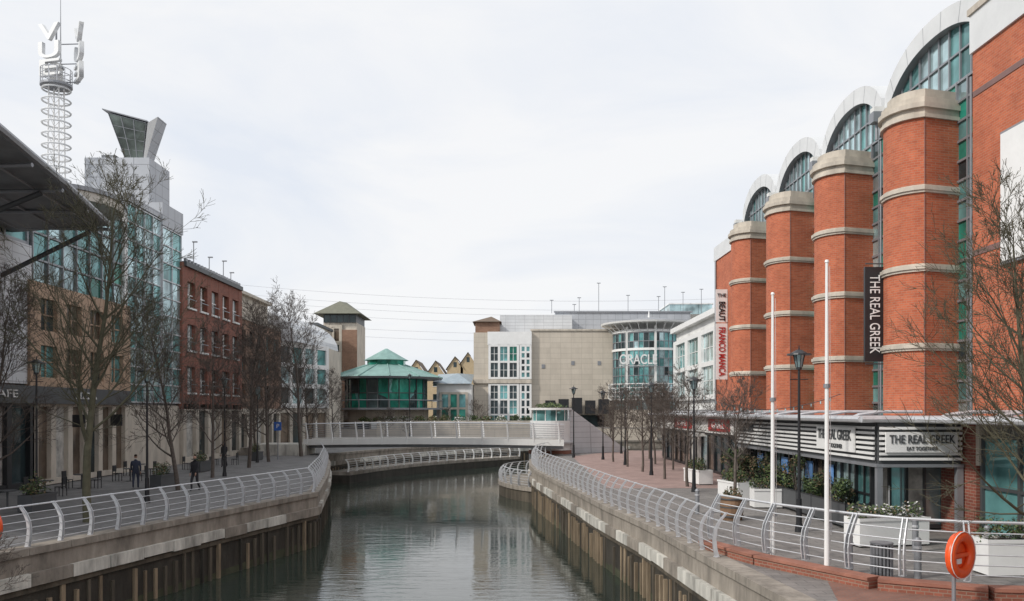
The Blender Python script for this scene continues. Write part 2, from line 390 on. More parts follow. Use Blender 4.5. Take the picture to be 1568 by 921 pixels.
def planter(x,y,w,d,h,rz=0,mat=whitep,plant=True,ph=.6,seed=1,mats=None):
    o=O('planter_box',(x,y,0),rz)
    o.box('outer',mat,-w/2,w/2,-d/2,-d/2+.05,.05,h); o.box('outer',mat,-w/2,w/2,d/2-.05,d/2,.05,h)
    o.box('outer',mat,-w/2,-w/2+.05,-d/2+.05,d/2-.05,.05,h); o.box('outer',mat,w/2-.05,w/2,-d/2+.05,d/2-.05,.05,h)
    o.box('rim',mat,-w/2-.03,w/2+.03,-d/2-.03,-d/2-.002,h-.08,h+.01); o.box('feet',black,-w/2+.05,w/2-.05,-d/2+.06,d/2-.06,0,.05)
    o.box('soil',bark,-w/2+.05,w/2-.05,-d/2+.05,d/2-.05,.1,h-.06)
    if plant:
        for k in range(max(2,int(w/.45))):
            leaves(o,(-w/2+.2+k*.45,0,h+ph*.35),(.3,d*.45,ph*R.uniform(.3,.8)),240,mats or [leafd,leafd,leafl,leafb],.05,seed+k)
    o.done()
planter(10.4,39.5,2.0,.8,.75,-1.35,seed=3); planter(10.3,47,2.2,.8,.8,-1.4,seed=9); planter(10.6,35.2,1.3,.7,.8,0,seed=5)
planter(11.2,25.4,2.3,.8,.85,.2,seed=12,ph=.45,mats=[leafd,leafd,leafl,leafl,leafb,flower]); planter(12.2,20.8,1.5,.8,.9,.0,seed=22)
o=O('barrel_planter',(8.1,31.3,0))
for i,(z0,z1,r0,r1) in enumerate([(0,.3,.36,.42),(.3,.6,.42,.42),(.6,.9,.42,.36)]): o.cyl('staves',wood,(0,0),r0,z0,z1,r1,20)
for z in (.12,.45,.75): o.cyl('hoops',dgrey,(0,0),.43,z,z+.05,.43,20)
leaves(o,(0,0,1.0),(.35,.35,.2),250,[leafd,leafb],.05,4); o.done()
def barrier(x0,y0,x1,y1,n=0):
    o=O('cafe_barrier'); 
    o.ob('screen',dgrey,(x0,y0),(x1,y1),.12,.85,-.01,.01); o.ob('rail',black,(x0,y0),(x1,y1),.86,.9,-.02,.02)
    L=math.hypot(x1-x0,y1-y0); k=max(1,int(L/1.5))
    for i in range(k+1):
        o.cyl('posts',black,(x0+(x1-x0)*i/k,y0+(y1-y0)*i/k),.025,0,.95,n=8)
    o.done()
barrier(11.2,28.5,10.9,44); barrier(11.2,28.5,12,28.5)
for i,(x,y,h,s) in enumerate([(11.6,30,1.2,1),(11.6,32.2,1.7,2),(11.6,34.4,2.1,3),(11.5,36.7,1.4,4),(11.5,39,2.2,5),(11.5,41.6,1.5,6),(11.4,43.8,1.8,7),(12.3,46,1.5,8)]):
    o=O('potted_shrub',(x,y,0)); o.cyl('pot',dgrey,(0,0),.22,0,.5,.3,14)
    for c in range(8): leaves(o,(R.uniform(-.35,.35),R.uniform(-.45,.45),.6+h*R.uniform(.05,.75)),(.32,.32,h*.16),130,R.choice([[leafd,leafd,leafl],[leafd,leafb],[leafd,leafl,leafl]]),.06,s*7+c)
    for k in range(9): 
        a,b_=R.uniform(-.45,.45),R.uniform(-.45,.45); o.tube('stems',bark,[(0,0,.4),(a*.6,b_*.6,.5+h*.4),(a,b_,.5+h*R.uniform(.7,1))],.016,4,.006)
    o.done()
def lifering(x,y,z,rz,s=1):
    o=O('life_ring',(x,y,z),rz,s)
    n=28;mm=10;V=[];F=[]
    for i in range(n):
        a=2*math.pi*i/n
        for j in range(mm):
            b_=2*math.pi*j/mm; rr=.36+.11*math.cos(b_); V.append((rr*math.cos(a),.08*math.sin(b_),rr*1.0*math.sin(a)))
    for i in range(n):
        for j in range(mm): F.append((i*mm+j,i*mm+(j+1)%mm,((i+1)%n)*mm+(j+1)%mm,((i+1)%n)*mm+j))
    o.add('ring',orange,V,F)
    a=[2*math.pi*i/24 for i in range(24)]
    o.add('back_plate',orange,[(.40*math.cos(t),.05,.42*math.sin(t)) for t in a]+[(.40*math.cos(t),.10,.42*math.sin(t)) for t in a],
       [tuple(range(24)),tuple(range(24,48))]+[(i,(i+1)%24,(i+1)%24+24,i+24) for i in range(24)])
    o.box('clip_bar',orange,-.30,.30,-.03,.05,-.035,.035); o.box('label',whitep,-.09,.09,.03,.048,-.18,-.08)
    o.tube('post',mgrey,[(0,.14,-1.0/s-.1),(0,.14,.35)],.04,8)
    o.tube('rope',whitep,[(.46*math.cos(k*.3),-.05,.46*math.sin(k*.3)) for k in range(22)],.010,4)
    o.done(('ring',))
lifering(9.2,17.4,1.05,.6,1.05)
lifering(-14.6,23.9,.75,-.6,.9)
# ------------------------------------------------------------------ right brick mall
VR=.0123
B=O('brick_shopping_mall',(0,0,0),VR)
XF=19.1; ys=[33.3+8.15*i for i in range(5)]
B.box('main_volume',brick,19.4,46,5,73.6,0,18.0)
B.box('near_wall',brick,18.6,19.39,5,33.3,3.4,18.1)
B.box('near_wall_parapet',vault,18.5,20,5,33.35,18.1,19.6)
B.box('near_wall_parapet',stone,18.42,20.1,5,33.4,19.6,19.85)
for zz in (10.1,16.35): B.box('dark_brick_bands',bluebrick,18.57,18.6,5,33.25,zz,zz+.22)
B.box('far_wall',brick,18.6,19.39,65.95,73.7,3.4,17.0)
B.box('far_wall_parapet',vault,18.5,20.1,65.9,73.8,17.0,18.2)
B.tube('drainpipe',mgrey,[(18.5,73.2,3.5),(18.5,73.2,17)],.08,6)
def arcz(u,zb,rise): return zb+rise*max(0,1-abs(u)**2.2)**.6
for bi in range(4):
    y0,y1=ys[bi],ys[bi+1]
    B.facade((XF,y1-.3),(XF,y0+.3),3.6,17.7,9,17,[g_teal,g_teal,g_green,g_dark,g_light],mgrey,pier=.09,span=.1,depth=.1)
    ay0=32.0 if bi==0 else y0
    yc=(ay0+y1)/2; h=(y1-ay0)/2
    N=10
    for k in range(N):
        ya=ay0+.45+(y1-ay0-.9)*k/N; yb=ay0+.45+(y1-ay0-.9)*(k+1)/N
        ua=(ya-yc)/(h-.42); ub=(yb-yc)/(h-.42)
        za,zb=arcz(ua,18.15,2.05),arcz(ub,18.15,2.05)
        B.add('arched_glazing',R.choice([g_light,g_light,g_teal]),[(XF,ya,17.7),(XF,yb,17.7),(XF,yb,zb),(XF,ya,za)],[(0,1,2,3)])
        if k: B.box('arch_bars',mgrey,XF-.09,XF-.01,ya-.04,ya+.04,17.7,za)
    B.box('arch_bars',mgrey,XF-.085,XF-.01,ay0+.45,y1-.45,18.9,18.98)
    K=36
    for k in range(K):
        ua=-1+2*k/K; ub=-1+2*(k+1)/K
        ya,yb=yc+ua*h*.995,yc+ub*h*.995; ia,ib=yc+ua*(h-.42),yc+ub*(h-.42)
        oa,ob_=arcz(ua,18.85,2.2),arcz(ub,18.85,2.2); na,nb=arcz(ua,18.15,2.05),arcz(ub,18.15,2.05)
        if k==0: oa-=.6; na-=.6
        if k==K-1: ob_-=.6; nb-=.6
        x0,x1=18.72,44
        B.add('barrel_vault_roof',vault,[(x0,ya,oa),(x0,yb,ob_),(x1,yb,ob_),(x1,ya,oa)],[(0,1,2,3)])
        B.add('arch_fascia',vault,[(x0,ya,oa),(x0,yb,ob_),(x0,ib,nb),(x0,ia,na)],[(0,1,2,3)])
        B.add('arch_soffit',mgrey,[(x0,ia,na),(x0,ib,nb),(XF+.05,ib,nb),(XF+.05,ia,na)],[(0,1,2,3)])
        if k%6==3: B.add('arch_seams',mgrey,[(x0-.004,ya,oa),(x0-.004,ya+.03,oa),(x0-.004,ia+.03,na),(x0-.004,ia,na)],[(0,1,2,3)])
    if bi: B.box('pilasters',stone,18.85,XF+.2,y0-.28,y0+.28,3.6,18.6)
    T=[(19.15,35.25),(17.43,34.75),(17.08,34.95),(16.78,35.25),(16.58,35.65),(16.5,36.1),(16.55,36.6),(16.72,37.0),(17.0,37.4),(17.4,37.75),(19.15,38.1)]
    dy=y0-33.3; T=[(x,y+dy) for x,y in T]
    cx,cy=18.4,36.4+dy
    def sc(e): 
        return [(cx+(x-cx)*(1+e/1.7) if x<18.9 else x, cy+(y-cy)*(1+e/1.65)) for x,y in T]
    B.prism('round_tower_brickwork',brick,T,3.4,16.1)
    B.tube('movement_joint',bluebrick,[(17.425,34.745+dy,3.5),(17.425,34.745+dy,16.1)],.02,4)
    for z in (6.5,9.76,13.02):
        B.prism('stone_bands',stone,sc(.08),z,z+.1); B.prism('stone_bands',stone,sc(.14),z+.1,z+.25); B.prism('stone_bands',stone,sc(.06),z+.25,z+.32)
    B.prism('tower_cornice',stone,sc(.12),16.1,16.25); B.prism('tower_cornice',stone,sc(.05),16.25,16.5)
    B.prism('tower_cornice',stone,sc(.20),16.5,16.7); B.prism('tower_parapet',stone,sc(.08),16.7,16.95)
    B.prism('tower_parapet',stone,sc(-.15),16.95,17.35)
    B.box('roof_vents',mgrey,18.1,18.6,y1-.35,y1+.2,18.1,18.6); B.box('roof_vents',white,18.15,18.65,y1-.3,y1+.15,18.6,18.85); B.tube('roof_vents',mgrey,[(18.4,y1,17.3),(18.4,y1,18.1)],.08,6)
    B.tube('drainpipes',mgrey,[(18.95,y0+.75,3.6),(18.95,y0+.75,17.5)],.05,6)
B.done()
o=O('wall_sign_panel',(0,0,0),VR); o.box('panel',whitep,18.4,18.57,24,31.1,9.5,14.2); o.box('frame',mgrey,18.45,18.59,23.9,31.2,9.4,9.5); o.box('frame',mgrey,18.45,18.59,23.9,31.2,14.2,14.3); o.done()
o=O('restaurant_banner',(0,0,0),VR)
o.box('board',whitep,17.6,18.55,69.5,69.62,11.3,14.0); o.box('board',whitep,17.6,18.55,69.5,69.62,6.6,11.2)
o.text('lettering',red,'FRANCO MANCA',(18.07,69.46,8.9),(0,0,-1),(1,0,0),.75,width=4.0,bold=.01)
o.text('lettering',black,'BEAUT',(18.07,69.46,12.2),(0,0,-1),(1,0,0),.7,width=1.6,bold=.01); o.text('lettering',black,'THE',(18.07,69.46,13.5),(1,0,0),(0,0,1),.4)
o.done()
o=O('vertical_banner_sign',(0,0,0),VR)
o.box('board',black,15.75,16.55,36.6,36.75,6.15,10.25); o.tube('brackets',dgrey,[(15.8,36.68,10.4),(16.9,36.68,10.4)],.03,6); o.tube('brackets',dgrey,[(15.8,36.68,6.05),(16.9,36.68,6.05)],.03,6)
o.text('lettering',whitep,'THE REAL GREEK',(16.15,36.58,8.2),(0,0,-1),(1,0,0),.62,.012,width=3.4,bold=.0); o.done()
# ------------------------------------------------------------------ shopfront podium
P=O('riverside_restaurants',(0,0,0),VR)
P.box('volume',g_lit,15.3,19.2,8,72,0,3.7)
P.box('roof_slab',mgrey,11.6,18.6,27.2,44,3.66,3.82); P.box('roof_slab',mgrey,13.2,18.6,8,27.19,3.67,3.83); P.box('roof_slab',mgrey,13.0,18.6,44.01,74,3.67,3.81)
P.tube('roof_edge_tube',silver,[(11.5,27,3.74),(11.5,44.2,3.74)],.11,8); P.tube('roof_edge_tube',silver,[(11.5,27,3.74),(19,27,3.74)],.11,8)
P.tube('roof_edge_tube',silver,[(13.0,8,3.74),(13.0,26.8,3.74)],.11,8); P.tube('roof_edge_tube',silver,[(12.9,44,3.74),(12.9,74,3.74)],.11,8)
for i in range(24):
    y=9+i*2.7; x=13 if (y<27 or y>44) else 11.5
    P.tube('roof_brackets',silver,[(x,y,3.74),(x+.3,y,3.88),(x+1.0,y,3.98),(x+2.4,y,3.98)],.06,6)
for k in range(7):
    z=2.42+k*.165; P.box('louvre_blades',whitep,12.0,12.06,27.3,43.5,z,z+.085)
    P.box('louvre_blades_end',whitep,12.1,14.75,27.0,27.06,z,z+.085)
P.box('fascia_backing',dgrey,12.1,12.2,27.3,43.5,2.3,3.66); P.box('fascia_backing_end',dgrey,12.1,14.75,27.1,27.2,2.3,3.66)
P.box('fascia_frame',mgrey,11.98,12.2,27.0,43.6,2.2,2.3); P.box('fascia_frame',mgrey,12.2,14.8,26.98,27.2,2.2,2.298)
P.box('corner_post',mgrey,12.02,12.2,27.02,27.2,0,2.2); P.box('corner_post',mgrey,14.6,14.8,27.02,27.2,0,2.2)
P.facade((12.5,43.4),(12.5,28.4),0.1,2.25,12,1,[g_dark,g_light,g_teal,g_light,g_brown],black,pier=.1,span=.12,depth=.1,sub=2)
for y in (31.5,33.6,36.5,40): P.box('posters',g_blue,12.34,12.38,y,y+.8,1.3,2.0)
P.facade((12.5,28.6),(14.9,28.6),0.1,2.25,4,1,[g_lit,g_light,g_lit],dgrey,pier=.07,span=.12,depth=.1)
for x in (12.6,13.05,13.6): P.box('door_leaves',black,x,x+.06,28.38,28.44,.1,2.1)
P.box('door_leaves',black,12.6,13.66,28.37,28.45,2.1,2.18); P.box('door_handles',silver,12.98,13.01,28.3,28.34,.8,1.5); P.box('door_kick',black,12.66,13.05,28.39,28.43,.1,.3)
P.box('brick_pier',brick2,14.85,15.5,26.4,28.5,0,3.6); P.box('stone_panel',stone,14.84,15.6,26.2,26.39,2.3,3.6)
P.facade((15.0,26.2),(15.0,9),.1,3.2,9,2,[g_dark,g_light,g_teal,g_light],dgrey,pier=.12,span=.1,depth=.1)
P.facade((13.8,72),(13.8,44.2),.1,2.5,16,1,[g_dark,g_brown,g_lit,g_light],black,pier=.2,span=.14,depth=.1)
P.box('unit_core',g_lit,14.0,15.3,44,72,0,3.6)
P.box('cream_fascia',white,13.5,13.78,44.2,72,2.6,3.6)
P.box('red_signs',red,13.42,13.49,50,55,2.75,3.5); P.box('red_signs',red,13.42,13.49,60,66,2.75,3.5)
P.text('red_sign_lettering',whitep,'GRILL',(13.4,52.5,3.1),(0,-1,0),(0,0,1),.6,width=3); P.text('red_sign_lettering',whitep,'CAFE',(13.4,63,3.1),(0,-1,0),(0,0,1),.6,width=3)
P.box('canvas_awning',white,12.9,13.8,57,59,2.3,2.5)
P.done()
o=O('restaurant_sign',(0,0,0),VR)
o.box('board',whitep,12.25,14.55,26.9,26.97,2.68,3.32)
o.text('lettering',dgrey,'THE REAL GREEK',(13.4,26.88,3.09),(1,0,0),(0,0,1),.38,.012,width=2.1,bold=.004); o.text('lettering',dgrey,'EAT TOGETHER',(13.4,26.88,2.8),(1,0,0),(0,0,1),.17,.01,width=1.0); o.done()
o=O('restaurant_sign',(0,0,0),VR)
o.box('board',whitep,11.92,11.98,28.6,32,2.6,3.45)
o.text('lettering',dgrey,'THE REAL GREEK',(11.9,30.3,3.15),(0,-1,0),(0,0,1),.5,.012,width=3.0,bold=.005); o.text('lettering',dgrey,'EAT TOGETHER',(11.9,30.3,2.76),(0,-1,0),(0,0,1),.22,.01,width=1.5)
o.text('lettering',dgrey,'THE REAL GREEK',(11.97,41.5,3.15),(0,-1,0),(0,0,1),.5,.012,width=2.6,bold=.005); o.done()
o=O('festoon_lights')
pts=[Vector((9.0,42,5.0)).lerp(Vector((11.6,30,4.6)),k/20)-Vector((0,0,1.2*(1-(2*k/20-1)**2)*.6)) for k in range(21)]
o.tube('cable',black,pts,.012,4)
for p in pts[1:-1]: o.cyl('bulbs',g_light,(p.x,p.y),.03,p.z-.12,p.z-.02,.03,8)
o.done()
# ------------------------------------------------------------------ white building beyond brick mall
W=O('white_department_store')
W.box('volume',white,21.3,40,79,110,0,14.0); W.box('cornice',whitep,20.6,41,78.7,110.5,14.0,14.6)
W.facade((21.2,109),(21.2,80),5.5,12.6,4,2,[g_light,g_teal,g_light],whitep,pier=1.6,span=.5,depth=.35,sub=4)
W.facade((21.2,109),(21.2,80),.2,3.6,9,1,[g_dark,g_lit,g_brown],stone,pier=.7,span=.4,depth=.3)
W.box('canopy',mgrey,19.4,21.3,79,110,3.9,4.15)
W.facade((21.3,78.9),(40,78.9),5.5,12.6,5,3,[g_light,g_teal],whitep,pier=.9,span=.35,depth=.3)
W.done()
# ------------------------------------------------------------------ shopping centre group
Q=O('oracle_shopping_centre')
Q.box('beige_stone_block',beige,2.95,16.5,129,150,0,16.2); Q.box('stone_coping',stone,2.8,16.6,128.8,129.3,16.2,16.45)
Q.box('upper_white_storey',lgrey,-1.9,9.5,134,150,16,19.2); Q.box('upper_grey_storey',grey,7,29,138,160,16,20.0)
Q.box('grey_roof_edge',mgrey,6.8,29.3,137.8,138.1,20,20.25)
Q.box('left_stone_pier',beige,-5.8,-3.6,128.6,145,0,15.9); Q.box('glazed_block_core',white,-3.6,2.94,128.7,145,0,15.6)
Q.box('glazed_block_top',whitep,-3.7,2.97,128.3,129,14.0,16.0); Q.box('mid_band',stone,-5.9,2.96,128.2,128.6,8.2,8.8)
Q.facade((-3.4,128.6),(.9,128.6),9.0,13.9,3,2,[g_teal,g_green,g_dark],whitep,pier=.35,span=.3,depth=.3,sub=2)
Q.facade((1.3,128.6),(2.8,128.6),9.0,13.9,2,5,[g_dark,g_teal],whitep,pier=.3,span=.3,depth=.3)
Q.facade((-3.4,128.6),(.9,128.6),1.2,8.0,3,3,[g_teal,g_dark,g_dark],whitep,pier=.35,span=.25,depth=.3,sub=2)
Q.facade((1.3,128.6),(2.8,128.6),1.2,8.0,2,6,[g_dark,g_teal],whitep,pier=.3,span=.25,depth=.3)
Q.prism('left_roof_turret',brick3,[(-5.6,129.5),(-1.9,129.5),(-1.9,136),(-5.6,136)],15.9,17.6)
Q.add('left_roof_hip',tile,[(-6,129,17.6),(-1.6,129,17.6),(-1.6,136,17.6),(-6,136,17.6),(-3.2,132,18.7),(-3.2,133,18.7)],[(0,1,4),(1,2,5,4),(2,3,5),(3,0,4,5)])
for x in (4.5,9,13): Q.box('wall_vents',mgrey,x,x+.5,128.93,129,10+(x%2),10.6+(x%2))
Q.tube('downpipe',mgrey,[(15.9,128.85,0),(15.9,128.85,16)],.1,6)
c=(20.8,129)
Q.cyl('rotunda_core',g_dark,c,4.9,0,15.6,n=32)
n=24
for i in range(n):
    a0=math.pi+math.pi*i/n*1.05-.1; a1=math.pi+math.pi*(i+1)/n*1.05-.1
    p0=(c[0]+5.4*math.cos(a0),c[1]+5.4*math.sin(a0)); p1=(c[0]+5.4*math.cos(a1),c[1]+5.4*math.sin(a1))
    Q.facade(p0,p1,4.2,15.5,1,9,[g_teal,g_dark,g_light,g_teal],mgrey,pier=.07,span=.1,depth=.12,tag='_rotunda')
    if i%6==0: Q.ob('rotunda_columns',white,p0,(p0[0]+.3,p0[1]),0,16.4,.2,.5)
for z in (12.9,15.6): Q.cyl('rotunda_bands',whitep,c,5.62,z,z+.35,5.62,40)
Q.cyl('rotunda_base',stone,c,5.6,0,4.2,n=32); Q.cyl('rotunda_roof',whitep,c,7.2,16.9,17.15,7.3,40); Q.cyl('rotunda_roof',mgrey,c,7.2,17.15,18.1,1.2,40)
Q.cyl('rotunda_finial',whitep,c,.2,18.1,19.2,.05,8)
for i in range(17):
    a=math.pi*1.0+math.pi*i/16; Q.tube('roof_struts',whitep,[(c[0]+5.6*math.cos(a),c[1]+5.6*math.sin(a),15.7),(c[0]+7*math.cos(a),c[1]+7*math.sin(a),16.9)],.06,5)
for z in (6.2,6.8,7.4,8.0):
    Q.tube('balcony_rails',whitep,[(c[0]+6.1*math.cos(math.pi+math.pi*k/20),c[1]+6.1*math.sin(math.pi+math.pi*k/20),z) for k in range(21)],.06,5)
for k in range(21):
    a=math.pi+math.pi*k/20; Q.tube('balcony_rails',whitep,[(c[0]+6.1*math.cos(a),c[1]+6.1*math.sin(a),5.8),(c[0]+6.1*math.cos(a),c[1]+6.1*math.sin(a),8.1)],.05,4)
Q.cyl('balcony_slab',white,c,6.2,5.6,5.8,6.2,36)
Q.box('penthouse_glazing',g_light,26,33,140,150,20,21.6); Q.box('penthouse_roof',whitep,25.8,33.2,139.8,150.2,21.6,21.8)
Q.box('ground_shopfronts',g_dark,5,14,128.7,129,1.2,3.4)
for x in (5,7,9,11,13): Q.box('dark_kiosks',black,x,x+1.5,127,128.2,3.6,6.0-.2*(x%3))
for x,h in [(6.5,2.2),(11,2.6),(14.2,5),(19,3),(24,2.8),(25,4.4),(10.2,1.5),(28,3.5),(31,4)]:
    Q.tube('roof_masts',mgrey,[(x,139,20),(x,139,20+h)],.05,5); Q.box('mast_heads',mgrey,x-.3,x+.3,138.9,139.1,20+h-.1,20+h)
Q.done()
o=O('oracle_sign'); o.text('letters',whitep,'ORACLE',(18.2,122.4,11.4),(1,0,0),(0,0,1),2.0,.06,width=5.4,bold=.02); o.tube('support_rail',whitep,[(15.5,122.6,10.6),(21,122.6,10.6)],.06,5)
for x in (15.8,18.2,20.6): o.tube('support_struts',whitep,[(x,122.6,10.6),(x+.2,124.6,10.6)],.05,5)
o.done()
# ------------------------------------------------------------------ terrace behind bridge
o=O('raised_terrace')
o.prism('plinth',beige,[(-26,116),(-18,113),(-8,113.5),(4,115.5),(20,117),(20,128),(-26,128)],0,1.6)
o.prism('paving',pave,[(-26,116.1),(-18,113.1),(-8,113.6),(4,115.6),(20,117.1),(20,128),(-26,128)],1.6,1.62)
o.prism('parapet',stone,[(-18,113),(-8,113.5),(4,115.5),(4,115.9),(-8,113.9),(-18,113.4)],1.62,2.7); o.done()
for i in range(14):
    x=-20+i*1.85; y=114.3+max(0,(x+8)*.16)
    o=O('flower_trough',(x,y,1.62)); o.box('trough',R.choice([white,wood,black]),-.75,.75,-.3,.3,0,.95); o.box('trough_rim',stone,-.8,.8,-.35,-.302,.85,.98)
    leaves(o,(R.uniform(-.2,.2),0,1.25),(.85,.4,R.uniform(.35,.65)),260,R.choice([[leafd,leafl,flower],[leafd,leafd,leafl],[leafd,leafb,leafl]]),.13,i+40); o.done()
# ------------------------------------------------------------------ footbridge
G=O('footbridge')
xs=[-19+ i*(23.6/24) for i in range(25)]
def dz(x): return 1.38+.14*(1-((x+7)/12.5)**2)
def by(x): return 78-.09*(x+7)
for a,b in zip(xs[:-1],xs[1:]):
    za,zb=dz(a),dz(b)
    for (yo0,yo1,t0,t1,mt,pt) in [(-1.6,1.6,0,-.25,conc,'deck'),(-1.85,-1.61,.06,-.5,white,'edge_beam'),(1.61,1.85,.06,-.5,white,'edge_beam'),(-.9,.9,-.26,-.8,mgrey,'girder')]:
        V=[]
        for x,z in ((a,za),(b,zb)):
            for yo,t in ((yo0,t0),(yo1,t0),(yo1,t1),(yo0,t1)): V.append((x,by(x)+yo,z+t))
        G.add(pt,mt,V,[(0,1,2,3),(4,5,6,7),(0,1,5,4),(1,2,6,5),(2,3,7,6),(3,0,4,7)])
for side in (-1,1):
    yo=1.75*side
    for i in range(11):
        x=-18.6+i*2.28
        G.tube('leaning_posts',whitep,[(x,by(x)+yo,dz(x)-.5),(x,by(x)+yo+.12*side,dz(x)+.4),(x-.12,by(x)+yo+.35*side,dz(x)+1.55)],.10,5,.06)
    for hh,rr in ((.2,.018),(.4,.018),(.6,.018),(.8,.018),(1.0,.018),(1.2,.018),(1.42,.04)):
        G.tube('bridge_rails',mgrey if rr<.03 else silver,[(x,by(x)+yo+.2*side*hh,dz(x)+hh) for x in xs],rr,5)
G.done()
o=O('bridge_kiosk',(3.6,80.3,0)); o.cyl('drum',white,(0,0),2.0,-3.6,.4,n=32); o.cyl('drum_upper',whitep,(0,0),1.9,.4,3.1,n=32)
o.cyl('brick_ring',lowbrick,(0,0),2.03,.0,.35,n=32); o.cyl('glazed_drum',g_teal,(0,0),1.6,3.1,4.1,n=20)
for k in range(10):
    a=2*math.pi*k/10; o.tube('glazing_posts',whitep,[(1.63*math.cos(a),1.63*math.sin(a),3.1),(1.63*math.cos(a),1.63*math.sin(a),4.1)],.05,5)
o.cyl('roof',whitep,(0,0),2.05,4.1,4.3,2.05,32); o.cyl('deck_ring',silver,(0,0),2.2,1.0,1.15,2.2,32); leaves(o,(0,0,4.5),(1.5,1.5,.3),250,[leafd,leafl],.12,77); o.done()
o=O('bridge_ramp')
for yy in (80,83):
    o.add('ramp_side',lgrey,[(5.4,yy,0),(11.5,yy+3,0),(5.6,yy,4.2),(5.4,yy,4.2),(5.4,yy+.3,0),(11.5,yy+3.3,0),(5.6,yy+.3,4.2),(5.4,yy+.3,4.2)],[(0,1,2,3),(4,5,6,7),(0,1,5,4),(1,2,6,5),(2,3,7,6),(3,0,4,7)])
o.add('ramp_deck',conc,[(5.4,80.3,1.4),(5.4,83,1.4),(10,85.5,0.02),(10,82.6,0.02)],[(0,1,2,3)]); o.done()
o=O('bridge_abutment'); o.box('mass',concl,-23.5,-18.7,76.4,80.8,-.0,1.0); o.box('steps',conc,-24.5,-23.5,76.6,80.4,0,.7); o.box('steps',conc,-25.5,-24.5,76.6,80.4,0,.35); o.done()
# ------------------------------------------------------------------ glass pavilion with green roof
c=(-17.9,121)
V=O('green_roof_pavilion')
def octo(r,a0=.2): return [(c[0]+r*math.cos(a0+2*math.pi*k/12),c[1]+r*math.sin(a0+2*math.pi*k/12)) for k in range(12)]
pp=octo(5.7)
V.prism('base',beige,octo(6.0),1.6,4.2); V.prism('balcony',mgrey,octo(8.2),4.2,4.45)
for k in range(12):
    V.facade(pp[(k+1)%12],pp[k],4.4,8.6,2,2,[g_green,g_green,g_dark,g_teal],dgrey,pier=.12,span=.12,depth=.12)
    V.facade(pp[k],pp[(k+1)%12],4.4,8.6,2,2,[g_green,g_green,g_teal,g_dark],dgrey,pier=.12,span=.12,depth=.12)
V.cyl('core',g_dark,c,3,1.6,8.6,n=12)
def cone(part,mat,r0,z0,r1,z1):
    a=octo(r0); b_=octo(r1); V.add(part,mat,[(x,y,z0) for x,y in a]+[(x,y,z1) for x,y in b_],[(i,(i+1)%12,(i+1)%12+12,i+12) for i in range(12)]+[tuple(range(12)),tuple(range(12,24))])
cone('eaves',mgrey,7.9,8.45,8.1,8.7); cone('copper_roof',copper,8.1,8.71,2.9,10.5); cone('lantern',g_green,2.7,10.5,2.7,11.2); cone('lantern_roof',copper,3.2,11.2,.15,12.9)
for x,y in octo(8.1): V.tube('roof_ribs',copper,[(x,y,8.75),(c[0]+(x-c[0])*.36,c[1]+(y-c[1])*.36,10.55)],.09,5)
for x,y in octo(8.0):
    V.tube('balcony_posts',mgrey,[(x,y,4.4),(x,y,5.5)],.05,5)
V.tube('balcony_rail',mgrey,[(x,y,5.5) for x,y in octo(8.0)+octo(8.0)[:1]],.06,5)
V.done()
o=O('restaurant_annex'); o.box('walls',white,-11,-5.9,124,134,1.6,8.0); o.facade((-10.4,123.9),(-6.6,123.9),2.2,6.6,3,2,[g_teal,g_green],stone,pier=.35,span=.3,depth=.25)
o.add('roof',M('blue_grey_roof',(.30,.36,.40),.5),[(-11.6,123.4,8.0),(-5.9,123.4,8.0),(-5.9,134,9.8),(-11.6,134,9.8),(-8,126,9.6)],[(0,1,4),(1,2,4),(2,3,4),(3,0,4)]); o.done()
for i,(x,w,ez) in enumerate([(-17,3.4,11.5),(-13,3.2,12.5),(-10.3,3.0,13.5),(-21,3.6,11.5)]):
    o=O('gabled_house',(x,170,0)); 
    o.box('walls',yellow,0,w,0,12,0,ez)
    o.add('gable',yellow,[(0,0,ez),(w,0,ez),(w/2,0,ez+w*.75)],[(0,1,2)])
    o.add('roof',tile,[(-.3,-.3,ez-.2),(w/2,-.3,ez+w*.78),(w/2,12,ez+w*.78),(-.3,12,ez-.2),(w+.3,-.3,ez-.2),(w+.3,12,ez-.2)],[(0,1,2,3),(1,4,5,2)])
    for z in (3,6,9): 
        o.box('windows',g_dark,w*.35,w*.65,-.03,0,z,z+1.4); o.box('window_frames',whitep,w*.33,w*.67,-.06,-.031,z-.1,z)
    o.box('windows',g_dark,w*.4,w*.6,-.03,0,ez+.3,ez+1.3); o.done()
# ------------------------------------------------------------------ LEFT SIDE
L=O('cinema_building')
L.box('volume',lgrey,-50,-25.4,24,55,0,13.0); L.box('volume_upper',grey,-50,-26.2,24,60,13,15.8)
L.box('white_cladding',lgrey,-25.4,-25.0,24,44.2,5.4,12.6)
L.facade((-25.1,24),(-25.1,44),.2,4.4,10,1,[g_dark,g_dark,g_brown,g_lit],black,pier=.4,span=.3,depth=.25)
L.box('shop_fascia',dgrey,-25.1,-24.6,24,54.8,4.4,5.3)
L.facade((-25.2,24),(-25.2,44),12.7,15.6,10,1,[g_dark,g_teal],mgrey,pier=.15,span=.15,depth=.12)
L.facade((-25.1,44.3),(-25.1,54.8),10.6,16.2,7,4,[g_teal,g_teal,g_green,g_light],mgrey,pier=.1,span=.1,depth=.12)
L.facade((-25.1,44.3),(-25.1,54.8),5.4,10.4,4,2,[g_brown,g_dark,g_teal],orangep,pier=1.0,span=.8,depth=.25,sub=2)
L.facade((-25.1,44.3),(-25.1,54.8),.2,4.4,6,1,[g_dark,g_brown,g_lit],stone,pier=.5,span=.3,depth=.25)
for y,tx in ((28,'GRILL'),(35,'BISTRO'),(41,'CAFE'),(49,'PIZZA')): L.text('shop_lettering',whitep,tx,(-24.56,y,4.85),(0,1,0),(0,0,1),.55,.02,width=2.4)
